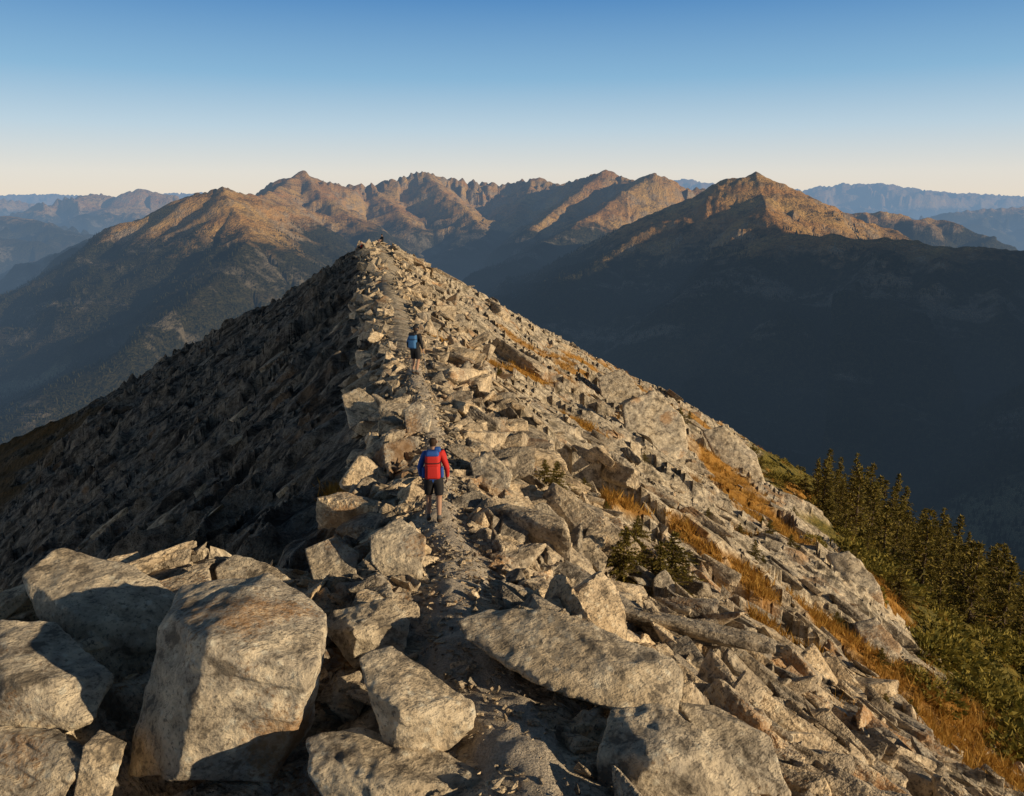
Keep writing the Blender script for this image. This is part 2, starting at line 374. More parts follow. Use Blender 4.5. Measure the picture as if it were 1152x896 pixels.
# ---------------------------------------------------------------- trail
def trail_mesh():
    Q=resample(trail[trail[:,1]<34],.06); tg=np.gradient(Q,axis=0); tg/=np.linalg.norm(tg,axis=1)[:,None]; nr=np.c_[tg[:,1],-tg[:,0]]
    w=np.linspace(-1,1,25)
    wid=(.50+.16*perlin(np.arange(len(Q))*.03,0*Q[:,0],8))*(1-.25*ss(9,20,Q[:,1]))
    X=Q[:,0][:,None]+nr[:,0][:,None]*w*wid[:,None]; Y=Q[:,1][:,None]+nr[:,1][:,None]*w*wid[:,None]
    rag=.05*fbm(X*1.6,Y*1.6,5,5,.6)
    Z=Hnear(X,Y)+.075-.14*np.abs(w)**3+rag
    t=NT("trail_gravel"); p=t.pos(); n=t.noise(p,11,6,.8); v=t.vor(p,48); v2=t.vor(t.scale(p,(1,1,1),(.3,.5,.7)),21)
    c=t.mix(t.rng(n,.35,.65),(.44,.37,.285),(.66,.57,.45)); c=t.mix(t.rng(v2,.12,.3,.5,0),c,(.70,.63,.52)); c=t.mix(t.rng(v,.45,.7,0,.4),c,(.22,.18,.14))
    hgt=t.math('ADD',t.math('MULTIPLY',n,1.6),t.math('ADD',t.math('MULTIPLY',v,-.4),t.math('MULTIPLY',v2,-.5)))
    m=t.done(t.bsdf(c,.95,t.bump(hgt,.03,1)).outputs[0])
    add_obj("hiking_trail",grid("hiking_trail",X,Y,Z),[m])
trail_mesh()
# ---------------------------------------------------------------- rock prototypes
def hull_bm(P):
    bm=bmesh.new()
    for p in P: bm.verts.new(tuple(p))
    r=bmesh.ops.convex_hull(bm,input=bm.verts[:])
    bmesh.ops.delete(bm,geom=[g for g in r['geom_interior'] if isinstance(g,bmesh.types.BMVert)],context='VERTS')
    for v in [v for v in bm.verts if not v.link_faces]: bm.verts.remove(v)
    bmesh.ops.dissolve_limit(bm,angle_limit=math.radians(10),verts=bm.verts[:],edges=bm.edges[:])
    return bm
def remesh(bm,vox):
    me=bpy.data.meshes.new("tmp"); bm.to_mesh(me); bm.free()
    o=bpy.data.objects.new("tmp",me); scene.collection.objects.link(o)
    m=o.modifiers.new("r",'REMESH'); m.mode='VOXEL'; m.voxel_size=vox; m.adaptivity=0
    tr=o.modifiers.new("t",'TRIANGULATE')
    dg=bpy.context.evaluated_depsgraph_get(); e=o.evaluated_get(dg); m2=bpy.data.meshes.new_from_object(e)
    V=np.zeros(len(m2.vertices)*3,np.float32); m2.vertices.foreach_get("co",V)
    N=np.zeros(len(m2.vertices)*3,np.float32); m2.vertices.foreach_get("normal",N)
    Fc=np.zeros(len(m2.loops),np.int32); m2.loops.foreach_get("vertex_index",Fc)
    bpy.data.objects.remove(o); bpy.data.meshes.remove(me); bpy.data.meshes.remove(m2)
    return V.reshape(-1,3),N.reshape(-1,3),Fc.reshape(-1,3)
def roughen(V,N,sc,seed,amp=1.0,ncut=7,lo=.87,hi=.97):
    q=V/sc; r=np.random.default_rng(seed)
    ax=np.array([.3,.2,.93])+r.normal(0,.2,3); h=q@ax*4.0+.8*noise3(q,1.6,seed)+.15*noise3(q,6,seed+5); st=h-np.floor(h)
    step=ss(.40,.55,st)*ss(1.0,.85,st)
    d=.014*noise3(q,2.0,seed+3)+.010*(1-2*np.abs(noise3(q,5,seed+7)))+.007*noise3(q,13,seed+11)+.022*step*np.clip(noise3(q,1.2,seed+13)+.4,0,1)
    d=d-.06*np.clip(noise3(q,2.8,seed+40)-.38,0,.25)
    V=V+N*(d*sc*amp)[:,None]
    c=V.mean(0); q=V-c
    for i in range(ncut):
        n=r.normal(0,1,3); n/=np.linalg.norm(n); m=(q@n); off=m.max()*r.uniform(lo,hi)
        ex=np.clip(m-off-.008*sc*noise3(q/sc,6,seed+17+i),0,None); q=q-ex[:,None]*n*.97
    return q+c
def randpts(sx,sy,sz,n):
    p=rng.random((n,3))*2-1; p=np.sign(p)*np.abs(p)**.4
    return p*np.array([sx,sy,sz])
def tri_np(bm):
    bmesh.ops.triangulate(bm,faces=bm.faces[:]); bm.verts.ensure_lookup_table(); bm.verts.index_update()
    V=np.array([v.co[:] for v in bm.verts]); Fc=np.array([[v.index for v in f.verts] for f in bm.faces]); bm.free(); return V,Fc
MID=[];LOW=[]
for i in range(14):
    sh=(1,rng.uniform(.6,.95),rng.uniform(.35,.75)); P=randpts(*sh,rng.integers(8,12))
    V,N,Fc=remesh(hull_bm(P),.075); MID.append((roughen(V,N,1.0,200+i*20,1.3),Fc))
for i in range(18):
    sh=(1,rng.uniform(.5,.9),rng.uniform(.3,.7)); bm=hull_bm(randpts(*sh,rng.integers(8,13)))
    try: bmesh.ops.bevel(bm,geom=bm.edges[:],offset=.035,segments=1,affect='EDGES',clamp_overlap=True)
    except Exception as e: print(e)
    LOW.append(tri_np(bm))
def instance(protos,ids,Mx,loc):
    Vs=[];Fs=[];off=0
    for k,(V,Fc) in enumerate(protos):
        s=np.where(ids==k)[0]
        if len(s)==0: continue
        W_=np.einsum('nij,vj->nvi',Mx[s],V)+loc[s][:,None,:]
        Vs.append(W_.reshape(-1,3)); Fs.append((Fc[None]+(np.arange(len(s))*len(V))[:,None,None]+off).reshape(-1,3)); off+=len(s)*len(V)
    if not Vs: return np.zeros((0,3)),np.zeros((0,3),int)
    return np.vstack(Vs),np.vstack(Fs)
def frames(x,y,n,ang,tilt,size,asp):
    e=.6
    nx=-(Hbase(x+e,y)-Hbase(x-e,y))/(2*e); ny=-(Hbase(x,y+e)-Hbase(x,y-e))/(2*e)
    Nn=np.stack([nx,ny,np.ones_like(nx)],1)+rng.normal(0,1,(n,3))*tilt[:,None]; Nn/=np.linalg.norm(Nn,axis=1)[:,None]
    t=np.stack([np.cos(ang),np.sin(ang),np.zeros(n)],1); t-=Nn*(t*Nn).sum(1)[:,None]; t/=np.linalg.norm(t,axis=1)[:,None]
    b=np.cross(Nn,t); M=np.stack([t,b,Nn],2)
    return M*(asp*size[:,None])[:,None,:]
# ---------------------------------------------------------------- hero boulders
HER=[((260,868),1.0,[(205,660,1.1),(300,644,1.2),(370,688,.8),(356,756,-.15),(235,724,-.30),(188,690,.6),(142,872,.35),(200,878,-.1),(304,878,.05),(348,815,.3),(160,790,.45)]),
((120,752),.9,[(26,648,.4),(66,616,.8),(150,636,.7),(210,678,.5),(197,704,.1),(108,752,-.3),(95,700,-.25),(44,694,.2),(135,756,-.1)]),
((60,832),.9,[(0,698,.7),(-60,710,.5),(60,703,.8),(126,762,.2),(105,812,-.1),(50,836,-.15),(-60,836,-.1),(20,770,-.2)]),
((20,890),.6,[(-40,820,.4),(60,822,.5),(98,846,.15),(72,900,0),(-40,915,0)]),
((105,890),.4,[(112,822,.3),(142,836,.2),(122,905,0),(82,905,0),(94,840,.1)]),
((690,812),.6,[(512,698,1.0),(545,684,1.3),(620,686,1.1),(757,743,.6),(772,765,.4),(756,810,-.1),(700,804,-.2),(524,722,.70),(600,764,.1),(700,756,.1)]),
((480,860),.6,[(403,738,.5),(438,726,.7),(530,790,.3),(534,819,.1),(472,866,0),(440,854,0),(412,775,.1),(450,800,-.2)]),
((420,748),.6,[(361,705,.3),(375,688,.4),(440,672,.5),(462,702,.2),(452,742,0),(398,752,0),(400,712,-.1)]),
((448,656),.6,[(416,602,.2),(450,583,.5),(479,605,.25),(474,650,0),(440,660,0),(418,632,.1)]),
((760,905),.7,[(688,800,.6),(742,793,.7),(824,850,.3),(854,905,.1),(840,945,0),(666,945,0),(673,850,.15),(740,850,-.1)]),
((840,885),.6,[(760,790,.8),(802,793,1.0),(867,830,.5),(887,896,.1),(830,892,0)]),
((430,915),.6,[(346,832,.5),(402,818,.7),(500,848,.4),(554,880,.15),(540,945,0),(380,935,0),(348,870,.1),(440,880,-.1)]),
((270,662),.6,[(242,640,.2),(262,624,.4),(300,634,.3),(332,655,.1),(300,674,0),(248,670,0)]),
((375,652),.5,[(343,618,.3),(375,604,.4),(404,622,.2),(400,652,0),(353,658,0)]),
((402,478),.9,[(384,445,.5),(404,436,.6),(426,452,.3),(430,480,0),(394,484,0)]),
((468,488),.7,[(454,462,.4),(470,450,.5),(486,466,.3),(482,490,0),(458,492,0)]),
((740,520),2.0,[(700,455,2),(735,440,3),(770,470,2),(775,512,.5),(748,524,0),(705,505,0)]),
((705,470),1.5,[(672,425,2),(700,415,2.5),(722,440,1),(716,470,0),(680,465,0)]),
((748,690),.5,[(735,650,.2),(748,640,.3),(764,665,.1),(760,696,0),(736,698,0)]),
((820,735),.6,[(798,712,.2),(820,700,.3),(837,722,.1),(832,747,0),(806,744,0)]),
((905,800),.6,[(868,760,.5),(890,748,.6),(927,785,.3),(932,817,0),(888,810,0)]),
((610,600),.5,[(588,575,.3),(612,564,.4),(637,590,.1),(627,617,0),(596,610,0)]),
((560,560),.6,[(528,520,.5),(552,508,.6),(577,535,.2),(570,562,0),(538,560,0)]),
((835,545),2.0,[(790,485,3),(812,478,3),(850,510,2),(862,545,0),(820,550,0)]),
((975,690),2.0,[(930,625,3),(955,618,3),(990,660,1.5),(1000,705,0),(960,700,0)]),
((985,735),1.5,[(960,700,1.5),(985,695,1.5),(1015,730,.5),(1000,755,0),(975,745,0)]),
((400,800),.3,[(375,765,.3),(405,755,.4),(415,785,.2),(400,812,0),(372,800,.0)]),
((1000,880),.6,[(950,830,.5),(985,818,.7),(1030,850,.4),(1045,890,0),(980,895,0)]),
((660,640),.5,[(640,612,.3),(662,604,.4),(684,628,.1),(676,650,0),(645,648,0)]),
]
CLR=[];BLD=[]
for i,(b,dep,pts) in enumerate(HER):
    hh=hit(*b)
    if hh is None: continue
    t0=hh[1]; P=np.array([pt(u,v,t0+dt) for u,v,dt in pts]); c=P.mean(0)
    B=(c+(P-c)*.8)*(1+dep/np.linalg.norm(c)); P=np.vstack([P,B]); size=np.ptp(P,axis=0).max(); BLD.append((i,P,size))
    if i<16: CLR.append(P[:,:2])
def hero_clear(x,y,size):
    keep=np.ones(len(x),bool)
    for P in CLR:
        c=P.mean(0); u,s,vt=np.linalg.svd(P-c); q=np.c_[x-c[0],y-c[1]+.12]@vt.T; e=np.abs((P-c)@vt.T).max(0)
        keep&=~((np.hypot(q[:,0]/(e[0]*.82+size*.8),q[:,1]/(e[1]*.82+size*.8))<1)&(size>.10))
    return keep
for i,P,size in BLD:
    V,N,Fc=remesh(hull_bm(P),size/(90 if i<12 else 50))
    V=roughen(V,N,size*.72,400+i*23,1.0,5,.94,.995)
    o=V.mean(0); me=raw_mesh("boulder",V-o,Fc,3,True); ob=add_obj("boulder",me,[M_boulder]); ob.location=o
print("TIME heroes",time.time()-T0)
HP=[hit(489,590)[0],hit(468,423)[0]]
def scatter(n,kind):
    if kind=='fore':
        x=rng.uniform(-9,7,n); y=rng.uniform(2.6,15,n); size=np.clip(rng.lognormal(-2.1,.62,n),.04,.42)
        ang=rng.uniform(0,6.3,n); tilt=rng.uniform(.1,.7,n)
    elif kind=='right':
        x=rng.uniform(2,17,n); y=rng.uniform(3.5,24,n); size=np.clip(rng.lognormal(-1.95,.65,n),.05,.55)
        ang=rng.normal(math.radians(-32),.5,n); tilt=rng.uniform(.1,.5,n)
    elif kind=='pebble':
        i=rng.integers(0,len(trail)//3,n); x=trail[i,0]+rng.normal(0,.4,n); y=trail[i,1]+rng.normal(0,.2,n); size=np.clip(rng.lognormal(-3.6,.6,n),.012,.09)
        ang=rng.uniform(0,6.3,n); tilt=rng.uniform(.1,.7,n)
    elif kind=='crest':
        y=np.exp(rng.uniform(math.log(5),math.log(106),n)); x=crest(y)[0]+rng.normal(.45,1.5,n)*(1+y*.008)
        size=np.clip(rng.lognormal(-1.5,.6,n)*(.8+y*.010),.07,1.0); ang=rng.uniform(0,6.3,n); tilt=rng.uniform(.2,1.0,n)
    else:
        r=np.exp(rng.uniform(math.log(6),math.log(150),n)); a=np.radians(rng.uniform(-40,40,n)); x=r*np.sin(a); y=r*np.cos(a)
        size=np.clip(rng.lognormal(-1.75,.7,n)*(.7+r*.012),.08,1.8)
        down=np.where(x<crest(y)[0],math.radians(217),math.radians(-32))
        ang=down+rng.normal(0,.35,n); tilt=rng.uniform(.05,.4,n)
    dx,d=lateral(x,y)
    L,Rr,O=veg_masks(x,y); v=np.clip(L+Rr+O,0,1)
    td=trail_dist(x,y)
    lim=size*1.0+np.where(y<16,.44,.30)
    keep=((td>lim)|(kind=='pebble'))&(rng.random(n)>v*.95)&hero_clear(x,y,size)
    if kind=='crest': keep&=(dx>-1.6-y*.012)
    if kind=='flank':
        clump=np.clip(.5+1.3*perlin(x/6,y/6,501),.12,1)
        keep&=(d>1.5)&(rng.random(n)<np.where((dx<0)&(y>13),.09*clump,.60*clump))
        tilt=np.where(dx<0,tilt*.35,tilt)
    for h in HP: keep&=~((np.abs(x-h[0])<.5)&(y<h[1]+.3)&(y>h[1]-1.0-.02*h[1])&(size>.05))
    return x[keep],y[keep],size[keep],ang[keep],tilt[keep],dx[keep]
def rocks(name,kinds):
    allx=[scatter(n,k) for n,k in kinds]
    x,y,size,ang,tilt,dx=[np.concatenate(c) for c in zip(*allx)]
    n=len(x); asp=np.stack([rng.uniform(.9,1.5,n),rng.uniform(.7,1.1,n),rng.uniform(.55,1.15,n)],1)
    asp[:,0]*=np.where(np.abs(dx)>4,1.3,1)
    M=frames(x,y,n,ang,tilt,size,asp)
    z=Hnear(x,y)+size*np.where((dx<-2)&(y>13),rng.uniform(-.35,.05,n),rng.uniform(-.15,.22,n))+np.where((size<.09)&(trail_dist(x,y)<.45),.07,0)
    loc=np.stack([x,y,z],1); nr=(np.hypot(x,y)/size<70)&(size>.05)
    print(name,n,nr.sum())
    ids=rng.integers(0,len(MID),n); V,Fc=instance(MID,np.where(nr,ids,-1),M,loc)
    ids2=rng.integers(0,len(LOW),n); V2,F2=instance(LOW,np.where(~nr,ids2,-1),M,loc)
    me=raw_mesh(name,np.vstack([V,V2]),np.vstack([Fc,F2+len(V)]),3,False)
    add_obj(name,me,[M_rock])
rocks("scree_rocks",[(6500,'fore'),(2200,'right'),(3600,'pebble'),(6500,'crest'),(14000,'flank')])
print("TIME rocks",time.time()-T0)
# ---------------------------------------------------------------- vegetation
def leaf_mat(name,c1,c2):
    t=NT(name); g=t.n('ShaderNodeNewGeometry').outputs['Random Per Island']
    c=t.mix(g,c1,c2); b=t.bsdf(c,.8,None,.2); tr=t.n('ShaderNodeBsdfTranslucent'); t.l(c,tr.inputs[0])
    m=t.n('ShaderNodeMixShader'); m.inputs[0].default_value=.25; t.l(b.outputs[0],m.inputs[1]); t.l(tr.outputs[0],m.inputs[2])
    return t.done(m.outputs[0])
M_need=leaf_mat("conifer_needles",(.08,.075,.016),(.28,.21,.045))
M_shrub=leaf_mat("shrub_leaves",(.09,.09,.018),(.34,.26,.05))
M_grass=leaf_mat("dry_grass",(.30,.14,.02),(.50,.30,.07))
tb=NT("bark"); tn=tb.noise(tb.pos(),9,3); M_bark=tb.done(tb.bsdf(tb.mix(tn,(.05,.035,.025),(.14,.10,.07)),.9,tb.bump(tn,.02)).outputs[0])
def quads_tri(C,U,Wd):
    V=np.stack([C-Wd,C+Wd,C+U],1).reshape(-1,3); return V,np.arange(len(C)*3).reshape(-1,3)
def conifer(h,wd,seed,dens=1.0,base=.06):
    r=np.random.default_rng(seed); C=[];U=[];Wd=[];TV=[];TF=[]
    def tube(a,b,ra,rb,k=6):
        a=np.array(a,float);b=np.array(b,float);d=b-a; d/=np.linalg.norm(d); s=np.cross(d,[.31,.9,.2]); s/=np.linalg.norm(s); q=np.cross(d,s)
        o=sum(len(v) for v in TV); an=np.arange(k)/k*6.283
        TV.append(np.vstack([a+ra*(np.cos(an)[:,None]*s+np.sin(an)[:,None]*q),b+rb*(np.cos(an)[:,None]*s+np.sin(an)[:,None]*q)]))
        for i in range(k):
            j=(i+1)%k; TF.append([o+i,o+j,o+k+j]); TF.append([o+i,o+k+j,o+k+i])
    lean=r.normal(0,.02,2)*h
    tube((0,0,-.4),(lean[0],lean[1],h*.97),h*.022,h*.003)
    z=h*base
    while z<h*.985:
        f=z/h; L0=wd*(1-f)**.9*(.65+.7*r.random())+.04*h*.3
        for k in range(int(r.integers(4,8))):
            if r.random()<.2: continue
            an=r.random()*6.283; L=L0*r.uniform(.45,1.25); dr=r.uniform(-.28,.12)+.35*f
            d=np.array([math.cos(an),math.sin(an),dr]); o=np.array([lean[0]*f,lean[1]*f,z+r.normal(0,.02*h*.3)])
            tube(o,o+d*L,.008*h*(1-f)+.004,.003,3)
            n=max(4,int(L/(.045*h)*2.2*dens))
            tt=r.random(n)**.75
            c=o+d*(L*tt)[:,None]; c[:,2]-=.12*L*tt**2
            ln=h*.033*(1.25-.5*tt)
            u=d[None,:]*.7+r.normal(0,.55,(n,3)); u/=np.linalg.norm(u,axis=1)[:,None]
            w=np.cross(u,r.normal(0,1,(n,3))); w/=np.linalg.norm(w,axis=1)[:,None]
            C.append(c);U.append(u*ln[:,None]*1.5);Wd.append(w*(ln*.42)[:,None])
        z+=h*.033*r.uniform(.7,1.3)
    C=np.vstack(C);U=np.vstack(U);Wd=np.vstack(Wd); V,Fc=quads_tri(C,U,Wd)
    TVv=np.vstack(TV);TFf=np.array(TF); me=raw_mesh("spruce",np.vstack([V,TVv]),np.vstack([Fc,TFf+len(V)]),3,False)
    me.materials.append(M_need); me.materials.append(M_bark)
    mi=np.zeros(len(Fc)+len(TFf),np.int32); mi[len(Fc):]=1; me.polygons.foreach_set("material_index",mi); return me
SP_=[conifer(8,w,60+i,1.2) for i,w in enumerate((1.8,2.5,1.6,2.1,2.7,1.9))]
rt=random.Random(5); cnt=0; placed=[]
def put_tree(x,y,s,mesh=None,nm="spruce_tree"):
    o=bpy.data.objects.new(nm,mesh or rt.choice(SP_)); scene.collection.objects.link(o)
    z=float(Hnear(np.array([x]),np.array([y]))[0]); o.location=(x,y,z-.05*s); o.rotation_euler=(0,0,rt.uniform(0,6.28)); o.scale=(s,s,s*rt.uniform(.75,1.05))
for k in range(2000):
    u=rt.uniform(915,1250); v=rt.uniform(555,790)
    line=np.interp(u,[915,960,1060,1152,1250],[592,635,705,755,790])
    if v>line: continue
    h=hit(u,v)
    if h is None or h[1]>240 or h[1]<38: continue
    x,y=h[0][:2]
    if any((x-a)**2+(y-b)**2<4.5 for a,b in placed): continue
    if v>line-45 and rt.random()<.65: continue
    placed.append((x,y)); put_tree(x,y,rt.uniform(.3,.95)*(.7+.4*min(1,h[1]/110))); cnt+=1
    if cnt>175: break
print("trees",cnt)
DW=[conifer(2.0,1.1,90+i,2.2,.02) for i in range(3)]
dwl=[(700,655,.8),(716,648,.6),(690,648,.55),(752,668,.85),(768,672,.7),(742,672,.6),(625,565,.5),(612,560,.4),(765,482,.9),(775,485,.7),(845,520,1.3),(856,523,1.0),(930,600,1.5),(945,610,1.6),(905,565,1.2),(1010,690,1.1),(718,590,.45),(560,430,.4),(655,415,.6),(850,640,.4),(1135,815,.5),(965,625,1.3),(985,640,1.2),(885,548,.9)]
for k in range(26):
    u=rt.uniform(640,1080); v=rt.uniform(max(430,.62*(u-640)+430),min(840,.62*(u-640)+600)); dwl.append((u,v,rt.uniform(.2,.45)))
for (u,v,s) in dwl:
    h=hit(u,v)
    if h and h[1]<130: put_tree(h[0][0],h[0][1],s,DW[int(u)%3],"dwarf_pine")
def bush(n,seed):
    r=np.random.default_rng(seed); th=r.random(n)*6.283; ph=np.arccos(r.random(n)); rad=.55+.5*r.random(n)**.5
    lump=1+.3*np.sin(3*th+seed)*np.sin(ph*4)
    c=np.stack([np.sin(ph)*np.cos(th),np.sin(ph)*np.sin(th),np.cos(ph)*.65],1)*(rad*lump)[:,None]
    u=c/np.linalg.norm(c,axis=1)[:,None]+r.normal(0,.5,(n,3)); u/=np.linalg.norm(u,axis=1)[:,None]
    w=np.cross(u,r.normal(0,1,(n,3))); w/=np.linalg.norm(w,axis=1)[:,None]
    return quads_tri(c,u*.20,w*.06)
BU=[bush(360,i) for i in range(6)]
def carpet(name,n,mat,protos,sel,smin,smax_,aspz=1.0):
    r=np.exp(rng.uniform(math.log(14),math.log(230),n)); a=np.radians(rng.uniform(-42,42,n)); x=r*np.sin(a);y=r*np.cos(a)
    L,Rr,O=veg_masks(x,y); k=rng.random(n)<sel(x,y,L,Rr,O); x=x[k];y=y[k];r=r[k]; n=len(x); print(name,n)
    s=rng.uniform(smin,smax_,n); an=rng.uniform(0,6.3,n); c,sn=np.cos(an),np.sin(an); o=np.zeros(n)
    M=np.stack([np.stack([c,-sn,o],1),np.stack([sn,c,o],1),np.stack([o,o,o+aspz],1)],1)*s[:,None,None]
    V,Fc=instance(protos,rng.integers(0,len(protos),n),M,np.stack([x,y,Hnear(x,y)-.05*s],1))
    add_obj(name,raw_mesh(name,V,Fc,3,False),[mat])
carpet("juniper_shrubs",7500,M_shrub,BU,lambda x,y,L,R_,O:R_*.8*(fbm(x/4,y/4,2,150)>-.05),.3,1.4)
def tuft(seed):
    r=np.random.default_rng(seed); n=26; c=np.c_[r.normal(0,.12,(n,2)),np.zeros(n)]
    u=np.c_[r.normal(0,.12,(n,2)),r.uniform(.2,.36,n)]; w=np.c_[r.normal(0,.012,(n,2)),np.zeros(n)]
    return quads_tri(c,u,w)
TU=[tuft(i) for i in range(6)]
carpet("alpine_grass",50000,M_grass,TU,lambda x,y,L,R_,O:np.clip(O*1.0+R_*.12*(y<70),0,1),.5,1.3)
def forest():
    n=70000; r=np.exp(rng.uniform(math.log(1500),math.log(6200),n)); a=np.radians(rng.uniform(-36,36,n)); x=r*np.sin(a);y=r*np.cos(a)
    z=Hall(x,y); tl=-230+200*fbm(x/500,y/500,3,160); d=fbm(x/120,y/120,2,170)
    k=(z<tl)&(z>-860)&(d>-.15)
    x,y,z=x[k],y[k],z[k]; n=len(x); print("forest",n)
    an=np.arange(5)/5*6.283; P=np.vstack([np.c_[np.cos(an),np.sin(an),an*0],[[0,0,1]]]); Fc=np.array([[i,(i+1)%5,5] for i in range(5)])
    h=rng.uniform(7,20,n); w=h*rng.uniform(.16,.28,n); M=np.zeros((n,3,3)); M[:,0,0]=w;M[:,1,1]=w;M[:,2,2]=h
    V,Fc=instance([(P,Fc)],np.zeros(n,int),M,np.stack([x,y,z-1.5],1))
    t=NT("distant_conifers"); g=t.n('ShaderNodeNewGeometry').outputs['Random Per Island']
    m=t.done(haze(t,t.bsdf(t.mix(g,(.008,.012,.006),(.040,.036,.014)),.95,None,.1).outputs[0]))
    add_obj("distant_forest",raw_mesh("distant_forest",V,Fc,3,False),[m])
forest()
print("TIME veg",time.time()-T0)
# ---------------------------------------------------------------- people
def simple(name,c,rough=.7,bs=60):
    t=NT(name); n=t.noise(t.pos(),bs,2); return t.done(t.bsdf(t.mix(n,tuple(k*.8 for k in c),c),rough,t.bump(n,.004,.6)).outputs[0])
MS=simple("skin",(.42,.25,.17),.55); MRED=simple("red_fabric",(.55,.03,.025)); MBLUE=simple("blue_fabric",(.03,.10,.38)); MBLK=simple("black_fabric",(.018,.018,.022)); MNAVY=simple("steel_blue_fabric",(.05,.16,.36))
MBOOT=simple("boot_leather",(.06,.04,.028)); MHAIR=simple("hair",(.05,.028,.016)); MGREY=simple("grey_fabric",(.12,.12,.13)); MWH=simple("eye_white",(.7,.7,.68)); MSOCK=simple("sock",(.10,.10,.10)); MMET=simple("pole_metal",(.25,.25,.26),.35)
WALK=dict(pelvis=(0,0,.95,.118),spine=(0,-.01,1.12,.115),chest=(0,.02,1.31,.135),neckb=(0,.03,1.46,.068),neck=(0,.045,1.53,.050),h1=(0,.065,1.595,.070),h2=(0,.07,1.67,.088),h3=(0,.06,1.735,.062),
 shL=(-.165,.02,1.42,.068),elL=(-.26,-.05,1.17,.045),wrL=(-.25,.09,.97,.030),paL=(-.24,.14,.90,.034),
 shR=(.165,.02,1.42,.068),elR=(.27,-.09,1.18,.045),wrR=(.27,.03,.96,.030),paR=(.265,.07,.885,.034),
 hiL=(-.09,0,.89,.098),thL=(-.10,.05,.70,.082),knL=(-.105,.10,.50,.058),caL=(-.11,.055,.34,.056),anL=(-.11,.0,.10,.038),heL=(-.11,-.03,.045,.04),toL=(-.12,.18,.035,.036),
 hiR=(.09,0,.89,.098),thR=(.10,.0,.70,.082),knR=(.10,.0,.50,.058),caR=(.10,-.09,.35,.056),anR=(.10,-.19,.13,.038),heR=(.10,-.23,.09,.04),toR=(.11,-.02,.035,.036))
EDG=[('pelvis','spine','top'),('spine','chest','top'),('chest','neckb','top'),('neckb','neck','skin'),('neck','h1','skin'),('h1','h2','head'),('h2','h3','head')]
for s in 'LR':
    EDG+=[('chest','sh'+s,'sl'+s),('sh'+s,'el'+s,'sl'+s),('el'+s,'wr'+s,'sl'+s),('wr'+s,'pa'+s,'skin'),('pelvis','hi'+s,'shorts'),('hi'+s,'th'+s,'shorts'),('th'+s,'kn'+s,'thigh'),('kn'+s,'ca'+s,'skin'),('ca'+s,'an'+s,'calf'),('an'+s,'he'+s,'boot'),('an'+s,'to'+s,'boot')]
def sitpose():
    d={}
    for k,v in WALK.items():
        x,y,z,r=v
        if k[:2] in('hi','th','kn','ca','an','he','to'):
            s=-1 if k[-1]=='L' else 1
            q={'hi':(s*.09,.03,.10),'th':(s*.12,.22,.17),'kn':(s*.15,.44,.28),'ca':(s*.14,.50,.12),'an':(s*.13,.56,-.10),'he':(s*.13,.53,-.14),'to':(s*.14,.72,-.14)}[k[:2]]
            d[k]=(*q,r)
        else: d[k]=(x,y-.05,z-.82,r)
    for s,S in ((-1,'L'),(1,'R')): d['el'+S]=(s*.27,.06,.36,.045); d['wr'+S]=(s*.2,.27,.30,.03); d['pa'+S]=(s*.17,.34,.29,.034)
    return d
def skin_eval(verts,edges,rad,roots,sub):
    me=bpy.data.meshes.new("sk"); me.from_pydata(verts,edges,[]); o=bpy.data.objects.new("sk",me); scene.collection.objects.link(o)
    m=o.modifiers.new("s",'SKIN'); m.use_smooth_shade=True
    if not me.skin_vertices:
        bpy.context.view_layer.objects.active=o; bpy.ops.mesh.customdata_skin_add()
    sv=me.skin_vertices[0].data
    for i,r in enumerate(rad): sv[i].radius=(r,r); sv[i].use_root=(i in roots)
    sb=o.modifiers.new("u",'SUBSURF'); sb.levels=sub; sb.render_levels=sub
    dg=bpy.context.evaluated_depsgraph_get(); out=bpy.data.meshes.new_from_object(o.evaluated_get(dg))
    bpy.data.objects.remove(o); bpy.data.meshes.remove(me); return out
def sph(bm,c,r,sc=(1,1,1),seg=16):
    g=bmesh.ops.create_uvsphere(bm,u_segments=seg,v_segments=seg//2+2,radius=r)
    for v in g['verts']: v.co=Vector((v.co.x*sc[0]+c[0],v.co.y*sc[1]+c[1],v.co.z*sc[2]+c[2]))
    return g['verts']
def bm_obj(name,bm,mat,par,smooth=True):
    me=bpy.data.meshes.new(name); bm.to_mesh(me); bm.free()
    for p in me.polygons: p.use_smooth=smooth
    return add_obj(name,me,[mat],par)
def rbox(bm,c,s,bev,taper=1.0,rot=0):
    g=bmesh.ops.create_cube(bm,size=1); vs=g['verts']
    for v in vs:
        k=taper if v.co.z>0 else 1
        v.co=Vector((v.co.x*s[0]*k,v.co.y*s[1]*k,v.co.z*s[2]))
    es=list({e for v in vs for e in v.link_edges})
    r=bmesh.ops.bevel(bm,geom=es,offset=bev,segments=3,affect='EDGES',profile=.6)
    allv={v for f in r['faces'] for v in f.verts}|{v for v in vs if v.is_valid}
    for v in allv: v.co=Matrix.Rotation(rot,3,'X')@v.co+Vector(c)
def tube_obj(name,pts,r,mat,par):
    cu=bpy.data.curves.new(name,'CURVE'); cu.dimensions='3D'; cu.bevel_depth=r; cu.bevel_resolution=3; sp=cu.splines.new('POLY'); sp.points.add(len(pts)-1)
    for i,p in enumerate(pts): sp.points[i].co=(*p,1)
    cu.materials.append(mat); o=bpy.data.objects.new(name,cu); scene.collection.objects.link(o); o.parent=par; return o
